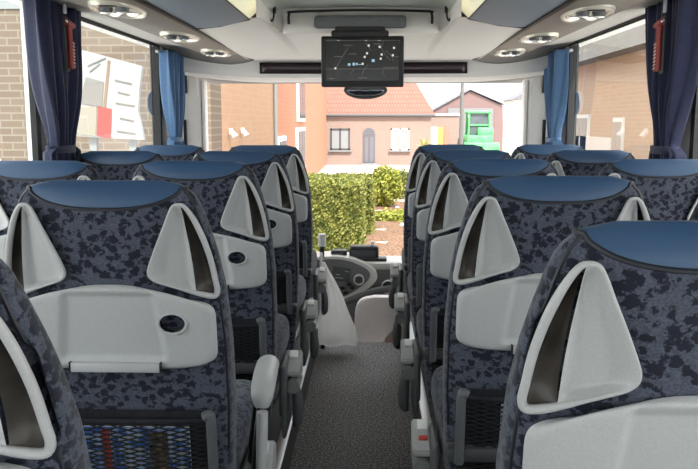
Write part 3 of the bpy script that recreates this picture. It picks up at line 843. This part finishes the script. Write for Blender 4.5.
for k in range(41):
    q = k/40
    l = bx(lerp_tab([(a, b) for a, b, c in tab], q)); r = bx(lerp_tab([(a, c) for a, b, c in tab], q))
    ring = []
    for i in range(64):
        a = 2*PI*i/64
        wob = 1 + .10*math.sin(5*a+q*6)*(.4+q) + .05*math.sin(11*a-q*9) + .04*math.sin(3*a+q*20)
        dep = (.055*(1-q**2*.8) + .004)*(1 if q > .05 else .6+8*q)
        x = (l+r)/2 + (r-l)/2*math.cos(a)*(1+.02*math.sin(7*a+9*q)); y = dep*math.sin(a)*wob
        z = q*H + .008*math.sin(4*a)*(1-q)
        ring.append(Vector((x, y-.03, z)))
    rings.append(ring)
loft(bm, rings); obj('sack', bm, bagm, t, ang=80)
bm = BM()
tube(bm, catmull([(.0,-.025,H-.01),(-.004,-.022,H+.03),(0,.018,H+.045),(.006,.02,H)], 5), .006, 8, flat=.5); obj('loop_handle', bm, bagm, t)

# ------------------------------------------------------------------ outside
GZ = -1.22
asph = noisy('asphalt', (.58,.56,.54), (.64,.62,.60), 6, .9)
bm = BM(); box(bm, (0, 50, GZ-.05), (160, 160, .1)); struct('ground', bm, asph, label='pale paved street')
leafm = noisy('fallen_leaves', (.10,.05,.03), (.30,.18,.11), 22, .9, .4, .6)
bm = BM(); grid(bm, lambda u, v_: Vector((-2.2+7*u, 9+16*v_, GZ+.02+.03*math.sin(u*40)*math.sin(v_*50))), 30, 40); struct('ground_bed', bm, leafm, label='leaf-strewn brown planting bed')
def brick(name, c1, c2, cm, axis, scale=1.0, bw=.22, rh=.075, ms=.010):
    m = mat(name, c1, .85, 0, .2)
    tc = N(m, 'ShaderNodeTexCoord'); s_ = N(m, 'ShaderNodeSeparateXYZ'); cb = N(m, 'ShaderNodeCombineXYZ')
    L(m, tc.outputs['Object'], s_.inputs[0])
    L(m, s_.outputs['X' if axis == 'x' else 'Y'], cb.inputs['X']); L(m, s_.outputs['Z'], cb.inputs['Y'])
    b = N(m, 'ShaderNodeTexBrick'); L(m, cb.outputs[0], b.inputs['Vector'])
    b.inputs['Color1'].default_value = (*c1,1); b.inputs['Color2'].default_value = (*c2,1); b.inputs['Mortar'].default_value = (*cm,1)
    b.inputs['Scale'].default_value = scale; b.inputs['Brick Width'].default_value = bw; b.inputs['Row Height'].default_value = rh; b.inputs['Mortar Size'].default_value = ms
    L(m, b.outputs['Color'], bsdf(m).inputs['Base Color'])
    return m
def tiles(name, c1, c2):
    m = mat(name, c1, .8)
    b = N(m, 'ShaderNodeTexBrick'); L(m, coords(m), b.inputs['Vector'])
    b.inputs['Color1'].default_value = (*c1,1); b.inputs['Color2'].default_value = (*c2,1); b.inputs['Mortar'].default_value = (c1[0]*.7,c1[1]*.7,c1[2]*.7,1)
    b.inputs['Scale'].default_value = 1; b.inputs['Brick Width'].default_value = .17; b.inputs['Row Height'].default_value = .2; b.inputs['Mortar Size'].default_value = .025
    L(m, b.outputs['Color'], bsdf(m).inputs['Base Color']); return m
br_brown = brick('brick_tan', (.165,.13,.10), (.15,.115,.088), (.215,.185,.155), 'x', 1, .36, .115, .012)
br_orange = brick('brick_orange_pale', (.40,.25,.165), (.37,.23,.155), (.41,.275,.19), 'y', 1, .36, .12, .008)
br_orange2 = brick('brick_orange', (.42,.19,.115), (.39,.175,.11), (.42,.215,.14), 'y', 1, .36, .12, .008)
br_pink = brick('brick_pink', (.29,.215,.185), (.265,.195,.17), (.31,.24,.21), 'x', 1, .22, .08, .012)
br_right = brick('brick_peach', (.56,.42,.32), (.53,.40,.30), (.60,.47,.37), 'y', 1, .30, .10, .008)
br_gable = brick('brick_red_pale', (.20,.125,.12), (.18,.115,.11), (.23,.16,.155), 'x', 1, .22, .08, .012)
rooft = tiles('roof_tiles', (.25,.13,.10), (.22,.115,.088))
roofb = noisy('roof_brown', (.10,.085,.075), (.14,.12,.105), 4, .8)
roofg = noisy('roof_grey', (.15,.15,.17), (.19,.19,.21), 3, .8)
whitew = noisy('white_render', (.78,.77,.76), (.82,.81,.80), 2, .8)
winglass = mat('outdoor_glass', (.10,.115,.13), .1)
wframe = mat('window_white', (.80,.80,.79), .5)
gframe = mat('window_grey', (.07,.075,.085), .5)
coping = mat('coping_grey', (.22,.235,.24), .6)

# tan brick wing facing the coach on the left
t = thing('brick_building', 'tan brick low building behind the left windows, with grey coping', 'building', (-6.5, 12.5, GZ))
bm = BM(); box(bm, (0, .45, 2.12), (8.1, .9, 4.24)); obj('wall', bm, br_brown, t, smooth=False)
bm = BM(); box(bm, (0, .45, 4.30), (8.15, .95, .14)); obj('coping', bm, coping, t)
bm = BM(); box(bm, (-.1, -.03, .98), (1.6, .06, 1.9)); f_ = obj('window_frame', bm, wframe, t)
bm = BM(); box(bm, (-.1, -.07, .98), (1.4, .02, 1.7)); obj('window_pane', bm, mat('green_glass', (.42,.55,.46), .15), f_)
bm = BM(); box(bm, (-1.9, -.03, .98), (1.6, .06, 1.9)); f_ = obj('window_frame', bm, wframe, t)
bm = BM(); box(bm, (-1.9, -.07, .98), (1.4, .02, 1.7)); obj('window_pane', bm, MATS['green_glass'], f_)

# orange brick building along the left of the street
t = thing('street_building', 'orange brick building receding along the left of the street', 'building', (-2.48, 16.6, GZ))
bm = BM(); box(bm, (-3, .60, 3.5), (6, 7.40, 7)); obj('wall', bm, br_orange, t, smooth=False)
bm = BM(); box(bm, (-3.0, 16.4, 3.5), (6.02, 24.2, 7)); obj('orange_wall', bm, br_orange2, t, smooth=False)
for y0, y1, z0, z1 in ((10.2, 13.4, -.0, 2.3), (10.6, 13.4, 2.5, 4.3), (4.6, 6.6, .6, 2.1)):
    bm = BM(); box(bm, (.03, (y0+y1)/2, (z0+z1)/2), (.10, y1-y0, z1-z0), .01); f_ = obj('window_frame', bm, wframe, t)
    bm = BM()
    for k in (0, 1): box(bm, (.09, y0+(y1-y0)*(.28+.44*k), (z0+z1)/2), (.02, (y1-y0)*.38, z1-z0-.25))
    obj('window_pane', bm, winglass, f_, smooth=False)
bm = BM(); cyl(bm, (.06, 4.2, 1.4), (.06, 4.2, 6.5), .05, n=10); obj('downpipe', bm, coping, t)
for k, y in enumerate((-2.45, -1.15)):
    bm = BM(); box(bm, (.05, y, 2.34), (.06, .09, .10), .01); f_ = obj('wall_light', bm, whitep, t)
    bm = BM(); cyl(bm, (.06, y, 2.34), (.13, y-.02, 2.24), .035, .06, 12); obj('light_hood', bm, whitep, f_)
t = thing('security_camera', 'small white camera on the tan brick corner above the left seats', 'camera', (-2.56, 12.38, 1.27))
bm = BM(); box(bm, (0, .06, .0), (.1,.09,.12), .01); obj('bracket', bm, whitep, t)
bm = BM(); cyl(bm, (0,.05,.03),(0.05,-.22,-.02), .055, n=14); obj('camera_body', bm, whitep, t)

# unclear white shape with red square beyond the left window, modelled as a board
t = thing('board_shape', 'white board-like shape with a red square and grey patches, left of the coach', 'board', (-2.75, 8.0, GZ))
def bp(x, y): p = at(x, y, 8.0); return (p.x+2.75, p.z-GZ)
def quad(bm, pts, y, th): prism(bm, [Vector((bp(*p)[0], y, bp(*p)[1])) for p in pts], (0, th, 0))
bm = BM(); quad(bm, [(82,50),(142,66),(139,90),(138,112),(144,140),(72,136)], 0, .06); obj('board_face', bm, mat('board_white', (.34,.34,.335), .6), t, smooth=False)
bm = BM(); quad(bm, [(86,77),(104,82),(102,107),(80,103)], -.012, .012); obj('grey_patch', bm, mat('patch_grey', (.17,.165,.16), .6), t, smooth=False)
bm = BM(); quad(bm, [(98,106),(112,109),(111,139),(97,136)], -.012, .012); obj('red_square', bm, mat('patch_rose', (.26,.045,.045), .5), t, smooth=False)
bm = BM(); quad(bm, [(108,60),(110.5,61),(106,108),(103.5,107)], -.014, .012); obj('tan_strip', bm, mat('patch_tan', (.2,.13,.09), .6), t, smooth=False)
bm = BM(); quad(bm, [(74,108),(97,106),(96,136),(72,134)], -.010, .010); obj('beige_field', bm, mat('patch_beige', (.25,.23,.19), .6), t, smooth=False)
bm = BM()
for a, b in (((88,66),(106,58)),((90,72),(100,64)),((115,80),(132,84)),((118,92),(130,95)),((116,103),(135,106)),((120,118),(134,121)),((117,131),(136,134))):
    tube(bm, [Vector((bp(*a)[0], -.006, bp(*a)[1])), Vector((bp(*b)[0], -.006, bp(*b)[1]))], .008, 5)
obj('grey_line', bm, MATS['patch_grey'], t)
for x in (90, 130):
    bm = BM(); q = bp(x, 130); box(bm, (q[0], .10, q[1]/2), (.07,.07,q[1])); obj('support_post', bm, coping, t)

# house across the street
HY = 46.0
a_, b_ = at(326, 114, HY), at(431, 114, HY)
base = GZ
t = thing('house', 'low pink brick house with red tiled hip roof and arched grey door', 'house', (0, HY, GZ))
ez = a_.z - GZ
bm = BM(); box(bm, ((a_.x-1+b_.x)/2, 2.6, ez/2), (b_.x-a_.x+1, 5.2, ez)); obj('wall', bm, br_pink, t, smooth=False)
bm = BM()
x0, x1 = a_.x-1.2, b_.x+.25
V = [bm.verts.new(p) for p in ((x0,-.14,ez-.08),(x1,-.14,ez-.08),(x1,5.5,ez-.08),(x0,5.5,ez-.08),(x0+.5,2.6,ez+3.4),(x1-1.9,2.6,ez+3.4))]
for f in ((0,1,5,4),(1,2,5),(2,3,4,5),(3,0,4),(0,3,2,1)): bm.faces.new([V[i] for i in f])
obj('roof', bm, rooft, t, smooth=False)
bm = BM(); tube(bm, [(x0,-.19,ez-.08),(x1,-.19,ez-.08)], .07, 8); obj('gutter', bm, gframe, t)
def facade(t, y, X0, X1, Z0, Z1, fm, gm, name='window_frame', n=2):
    bm = BM(); w_ = .09
    box(bm, ((X0+X1)/2, y-.02, Z1-w_/2), (X1-X0, .1, w_)); box(bm, ((X0+X1)/2, y-.02, Z0+w_/2), (X1-X0, .1, w_))
    for k in range(n+1): box(bm, (X0+w_/2+(X1-X0-w_)*k/n, y-.02, (Z0+Z1)/2), (w_, .1, Z1-Z0))
    f_ = obj(name, bm, fm, t, smooth=False)
    bm = BM(); box(bm, ((X0+X1)/2, y-.01, (Z0+Z1)/2), (X1-X0-.05, .04, Z1-Z0-.05)); obj('window_pane', bm, gm, f_, smooth=False)
    return f_
pane_pale = mat('curtained_pane', (.26,.275,.29), .25)
for px0, px1 in ((330.5, 350), (391, 409)):
    p, q = at(px0, 128.5, HY), at(px1, 150, HY)
    f_ = facade(t, 0, p.x, q.x, q.z-GZ, p.z-GZ, gframe if px0 < 340 else wframe, pane_pale)
    bm = BM(); box(bm, ((p.x+q.x)/2, -.08, q.z-GZ-.05), (q.x-p.x+.2, .2, .08)); obj('window_sill', bm, coping, f_)
p, q = at(363, 128, HY), at(375, 163, HY)
bm = BM(); r = (q.x-p.x)/2; cx = (p.x+q.x)/2; zs = p.z-GZ-r
pts = [Vector((cx-r, -.04, 0)), Vector((cx+r, -.04, 0))] + [Vector((cx+r*math.cos(PI*k/14), -.04, zs+r*math.sin(PI*k/14))) for k in range(15)]
prism(bm, pts, (0,.06,0)); dr = obj('arched_door', bm, mat('door_grey', (.12,.12,.145), .5), t, smooth=False)
bm = BM()
for s_ in (-1, 1): box(bm, (cx+s_*r*.42, -.055, zs*.5), (r*.55, .02, zs*.8))
box(bm, (cx, -.055, zs+.02), (r*1.9,.02,.06)); obj('door_panel', bm, mat('door_grey_light', (.15,.15,.175), .5), dr, smooth=False)
bm = BM(); box(bm, (cx, -.3, .06), (r*2.6,.5,.12)); obj('doorstep', bm, coping, t)

# barn with gable and grey door, right background
BY = 60.0
t = thing('garage', 'pale red brick gabled garage with a wide grey door', 'garage', (0, BY, GZ))
def G3(x, y): p = at(x, y, BY); return Vector((p.x, 0, p.z-GZ))
pts = [G3(427,160), G3(503,160), G3(503,106), G3(470,91), G3(427,114)]
for p in pts[:2]: p.z = 0
bm = BM(); prism(bm, pts, (0,12,0)); obj('wall', bm, br_gable, t, smooth=False)
bm = BM(); prism(bm, [G3(425,115), G3(470,90), G3(505,105), G3(505,104), G3(470,88.8), G3(425,113.8)], (0,12,0))
rf = obj('roof', bm, roofg, t, smooth=False); rf.location.y = -.2
p, q = G3(448,108), G3(492,160)
bm = BM(); box(bm, ((p.x+q.x)/2, -.03, (p.z)/2), (q.x-p.x,.1,p.z)); dr = obj('garage_door', bm, mat('shutter_grey', (.19,.18,.185), .6), t, smooth=False)
bm = BM()
for k in range(9): box(bm, ((p.x+q.x)/2, -.09, p.z*(k+1)/10), (q.x-p.x,.02,.05))
obj('door_rib', bm, coping, dr, smooth=False)
# low annex
t = thing('shed', 'low beige shed with white and orange doors left of the lamp post', 'shed', (0, 52, GZ))
def A3(x, y): p = at(x, y, 52.0); return Vector((p.x, 0, p.z-GZ))
p, q = A3(427,115.5), A3(459,115.5)
bm = BM(); box(bm, ((p.x+q.x)/2, 2, p.z/2), (q.x-p.x,4,p.z)); obj('wall', bm, br_pink, t, smooth=False)
bm = BM(); box(bm, ((p.x+q.x)/2, 2, p.z+.05), (q.x-p.x+.2,4.2,.12)); obj('flat_roof', bm, whitew, t)
for xa, xb, m_, nm in ((431,438,wframe,'white_door'),(438.5,443.5,mat('door_orange',(.75,.42,.10),.5),'orange_door'),(444,448,mat('door_red',(.65,.2,.15),.5),'red_door')):
    a, b = A3(xa,127), A3(xb,127); bm = BM(); box(bm, ((a.x+b.x)/2,-.03,a.z/2), (b.x-a.x,.1,a.z)); obj(nm, bm, m_, t, smooth=False)
# white building on the right
t = thing('white_building', 'white rendered building with grey roof at the right of the windscreen', 'building', (0, 40, GZ))
def B3(x, y): p = at(x, y, 40.0); return Vector((p.x, 0, p.z-GZ))
p = B3(500,100); p.x = (501-371)/F*43 + CAM.x
bm = BM(); box(bm, (p.x+4, 1.5, p.z/2), (8,3,p.z)); obj('wall', bm, whitew, t, smooth=False)
bm = BM(); prism(bm, [Vector((p.x-.2,-.3,p.z)), Vector((p.x-.2,3.2,p.z)), Vector((p.x+2.4,3.2,p.z+1.3)), Vector((p.x+2.4,-.3,p.z+1.3))], (6,0,0)); obj('roof', bm, roofg, t, smooth=False)
# lamp post
p = at(461, 150, 38.0)
t = thing('street_lamp', 'grey street lamp post standing before the brick garage', 'street lamp', (p.x, 38, GZ))
bm = BM(); cyl(bm, (0,0,0), (0,0,6.5), .11, .08, 12); obj('post', bm, mat('galvanised', (.13,.13,.13), .6), t)
bm = BM(); tube(bm, catmull([(0,0,6.3),(0,-.2,6.7),(0,-.9,6.8)], 5), .05, 8); obj('arm', bm, coping, t)
bm = BM(); box(bm, (0,-1.1,6.78), (.2,.5,.1), .03); obj('lamp_head', bm, coping, t)
# green farm machine
gm = noisy('machine_green', (.10,.50,.16), (.16,.60,.22), 3, .5)
p = at(477, 150, 48.0)
t = thing('tractor', 'bright green tractor-like machine parked before the garage', 'tractor', (p.x, 48, GZ))
bm = BM(); box(bm, (0,0,1.35), (1.5,2.6,.7), .08); box(bm, (.35,-.4,1.9), (.9,1.2,.5), .1); obj('hood', bm, gm, t)
bm = BM()
for sx_ in (-.62,.62):
    for sy in (-.7,.7): tube(bm, [(sx_,sy,1.6),(sx_*.92,sy,3.0)], .05, 8)
box(bm, (0,0,3.05), (1.45,1.7,.14), .05); box(bm, (0,-.7,2.3),(1.2,.06,.08)); obj('cab_frame', bm, gm, t)
bm = BM(); box(bm, (0,0,2.3), (1.15,1.3,1.3), .03); obj('cab_glass', bm, winglass, t)
for sx_ in (-.85,.85):
    for sy, r in ((.9,.75),(-1.0,.55)):
        bm = BM(); cyl(bm, (sx_-.16,sy,r), (sx_+.16,sy,r), r, n=24); w_ = obj('wheel', bm, black, t)
        bm = BM(); cyl(bm, (sx_-.18,sy,r), (sx_+.18,sy,r), r*.5, n=20); obj('rim', bm, gm, w_)
bm = BM(); box(bm, (0,-1.9,.9), (2.0,.5,.8), .06); tube(bm, [(-.4,-1.7,1.0),(-.3,-.9,1.5)], .08, 8); tube(bm, [(.4,-1.7,1.0),(.3,-.9,1.5)], .08, 8); obj('front_bucket', bm, gm, t)

# peach house seen through the right windows
t = thing('side_house', 'peach brick house with brown roof outside the right windows', 'house', (6.05, 18, GZ))
bm = BM(); box(bm, (4, 1, 2.07), (8, 22, 4.14)); obj('wall', bm, br_right, t, smooth=False)
bm = BM(); V = [(-.5,-10.4),(-.5,12.4),(8.5,12.4),(8.5,-10.4)]
a = [bm.verts.new((x,y,4.08)) for x, y in V]; b = [bm.verts.new((4,-10.4,7.2)), bm.verts.new((4,12.4,7.2))]
for f in ((a[0],a[1],b[1],b[0]),(a[2],a[3],b[0],b[1]),(a[1],a[2],b[1]),(a[3],a[0],b[0]),(a[3],a[2],a[1],a[0])): bm.faces.new(f)
obj('roof', bm, roofb, t, smooth=False)
for y0, y1, z0, z1 in ((-3.2,-1.7,1.0,2.7),(1.2,2.0,1.6,2.6),(4.2,5.8,1.0,2.7),(-7.4,-5.6,1.0,2.7)):
    bm = BM(); box(bm, (-.02,(y0+y1)/2,(z0+z1)/2), (.08,y1-y0,z1-z0), .01); f_ = obj('window_frame', bm, wframe, t)
    bm = BM()
    for k in (0,1): box(bm, (-.07, y0+(y1-y0)*(.27+.46*k),(z0+z1)/2), (.02,(y1-y0)*.4,z1-z0-.2))
    obj('window_pane', bm, mat('pane_pale', (.5,.48,.45), .15) if 'pane_pale' not in MATS else MATS['pane_pale'], f_, smooth=False)
bm = BM(); box(bm, (-.03, 6.5, 1.05), (.1, 9, 2.1)); obj('white_plinth', bm, whitew, t, smooth=False)

# hedges and plants
def leafmat(name, a, b, c):
    m = mat(name, a, .6, 0, .3)
    f = noise(m, 5.0, 3); L(m, ramp(m, [(.3,a),(.5,b),(.72,c)], f), bsdf(m).inputs['Base Color'])
    bsdf(m).inputs['Subsurface Weight'].default_value = .0
    return m
lf_y = leafmat('hedge_leaf', (.09,.115,.03), (.17,.19,.045), (.33,.33,.085))
lf_g = leafmat('shrub_leaf', (.15,.19,.03), (.28,.31,.055), (.42,.41,.10))
def leaves(bm, pfun, n, size):
    for _ in range(n):
        p = pfun(); a = Vector((random.gauss(0,1),random.gauss(0,1),random.gauss(0,1))).normalized(); b = a.orthogonal().normalized(); c = a.cross(b)
        s_ = size*random.uniform(.6,1.3)
        v4 = [bm.verts.new(p+b*s_), bm.verts.new(p+c*s_*.55), bm.verts.new(p-b*s_), bm.verts.new(p-c*s_*.55)]
        bm.faces.new(v4)
def hedge(x0, x1, y0, y1, h, n, m, label, name='hedge', size=.034):
    t = thing(name, label, 'hedge', ((x0+x1)/2, (y0+y1)/2, GZ))
    w_, d_ = (x1-x0)/2, (y1-y0)/2
    bm = BM(); box(bm, (0,0,h/2), (2*w_-.1, 2*d_-.1, h-.05)); bmesh.ops.subdivide_edges(bm, edges=bm.edges, cuts=6, use_grid_fill=True)
    def sp():
        f = random.random(); J = lambda: random.gauss(0,.03)
        if f < .45: return Vector((random.uniform(-w_,w_), -d_+J(), random.uniform(0,h)))
        if f < .75: return Vector((random.uniform(-w_,w_), random.uniform(-d_,d_), h+J()))
        s_ = random.choice((-1,1)); return Vector((s_*w_+J(), random.uniform(-d_,d_), random.uniform(0,h)))
    leaves(bm, sp, n, size)
    obj('foliage', bm, m, t, smooth=False)
    return t
p = at(372, 240, 17.0)
hedge(-2.3, at(362,200,15.2).x, 15.2, 16.8, at(330,184,15.2).z-GZ, 17000, lf_y, 'tall clipped yellow-green hedge nearest, left behind the windscreen')
hedge(-2.2, at(372,200,19.5).x  , 17.6, 19.9, at(345,178,19).z-GZ+.02, 14000, lf_y, 'clipped hedge standing behind the nearest tall hedge')
hedge(at(374,220,20).x+.12, 4.2, 20.0, 20.9, at(390,215,20).z-GZ, 5000, lf_g, 'low clipped hedge above the leaf-strewn bed', size=.045)
def bush(name, label, c, rx, rz, n, m, size):
    t = thing(name, label, 'bush', (c[0], c[1], GZ))
    bm = BM()
    def sp():
        a = Vector((random.gauss(0,1),random.gauss(0,1),random.gauss(0,1))).normalized()*random.uniform(.55,1)
        return Vector((a.x*rx, a.y*rx, rz+a.z*rz))
    leaves(bm, sp, n, size); obj('foliage', bm, m, t, smooth=False)
    bm = BM()
    for k in range(5): tube(bm, [(0,0,0),(random.uniform(-rx,rx)*.5, random.uniform(-rx,rx)*.5, rz*1.3)], .02, 5)
    obj('stem', bm, mat('stem_brown', (.15,.10,.07), .8) if 'stem_brown' not in MATS else MATS['stem_brown'], t)
b = at(385, 200, 23.5); bush('bush', 'loose yellow-green bush right of the tall hedges', (b.x, 23.5), .52, .62, 2600, lf_g, .06)
b = at(400, 205, 26); bush('bush', 'small green bush half hidden by the right front seat', (b.x, 26), .5, .5, 1500, lf_y, .06)
# yucca-like palm
p = at(425, 148, 40.0)
t = thing('palm', 'spiky young palm in front of the beige shed', 'palm', (p.x, 40, GZ))
bm = BM()
for k in range(60):
    a = random.uniform(0, 2*PI); e = random.uniform(.1, 1.3); d = Vector((math.cos(a)*math.cos(e), math.sin(a)*math.cos(e), math.sin(e)))
    l_ = random.uniform(.7, 1.15); s_ = d.cross(Vector((0,0,1))).normalized()*.035; o0 = Vector((0,0,1.0))
    m_ = o0+d*l_*.6; e_ = o0+d*l_+Vector((0,0,-.18))
    v4 = [bm.verts.new(o0-s_), bm.verts.new(o0+s_), bm.verts.new(m_+s_), bm.verts.new(m_-s_)]; bm.faces.new(v4); bm.faces.new((v4[3], v4[2], bm.verts.new(e_)))
obj('frond', bm, leafmat('palm_leaf', (.25,.28,.06), (.40,.38,.12), (.5,.45,.18)), t, smooth=False)
bm = BM(); cyl(bm, (0,0,0), (0,0,1.05), .12, .10, 10); obj('trunk', bm, MATS['stem_brown'], t)
# pavement in front of the house
bm = BM(); box(bm, (0, 40.5, GZ+.03), (30, 9, .08)); struct('ground_pavement', bm, noisy('pavement', (.62,.57,.54), (.68,.63,.60), 2, .9), label='pale pavement before the house')

# ------------------------------------------------------------------ light
w = bpy.data.worlds.new('sky'); S.world = w; w.use_nodes = True
bgn = w.node_tree.nodes['Background']
bgn.inputs['Color'].default_value = (.93,.97,1.0,1); bgn.inputs['Strength'].default_value = 1.0
sd = bpy.data.lights.new('sun', 'SUN'); sd.energy = 2.4; sd.angle = math.radians(3); sd.color = (1,.94,.85)
so = bpy.data.objects.new('sun', sd); C.objects.link(so)
so.rotation_euler = Vector((-.22, .62, -.75)).to_track_quat('-Z', 'Y').to_euler()

vs = S.view_settings
vs.view_transform = 'Standard'; vs.look = 'None'; vs.gamma = 1.0; vs.use_curve_mapping = False
vs.exposure = 1.75
S.cycles.max_bounces = 10; S.cycles.diffuse_bounces = 6; S.cycles.transparent_max_bounces = 16
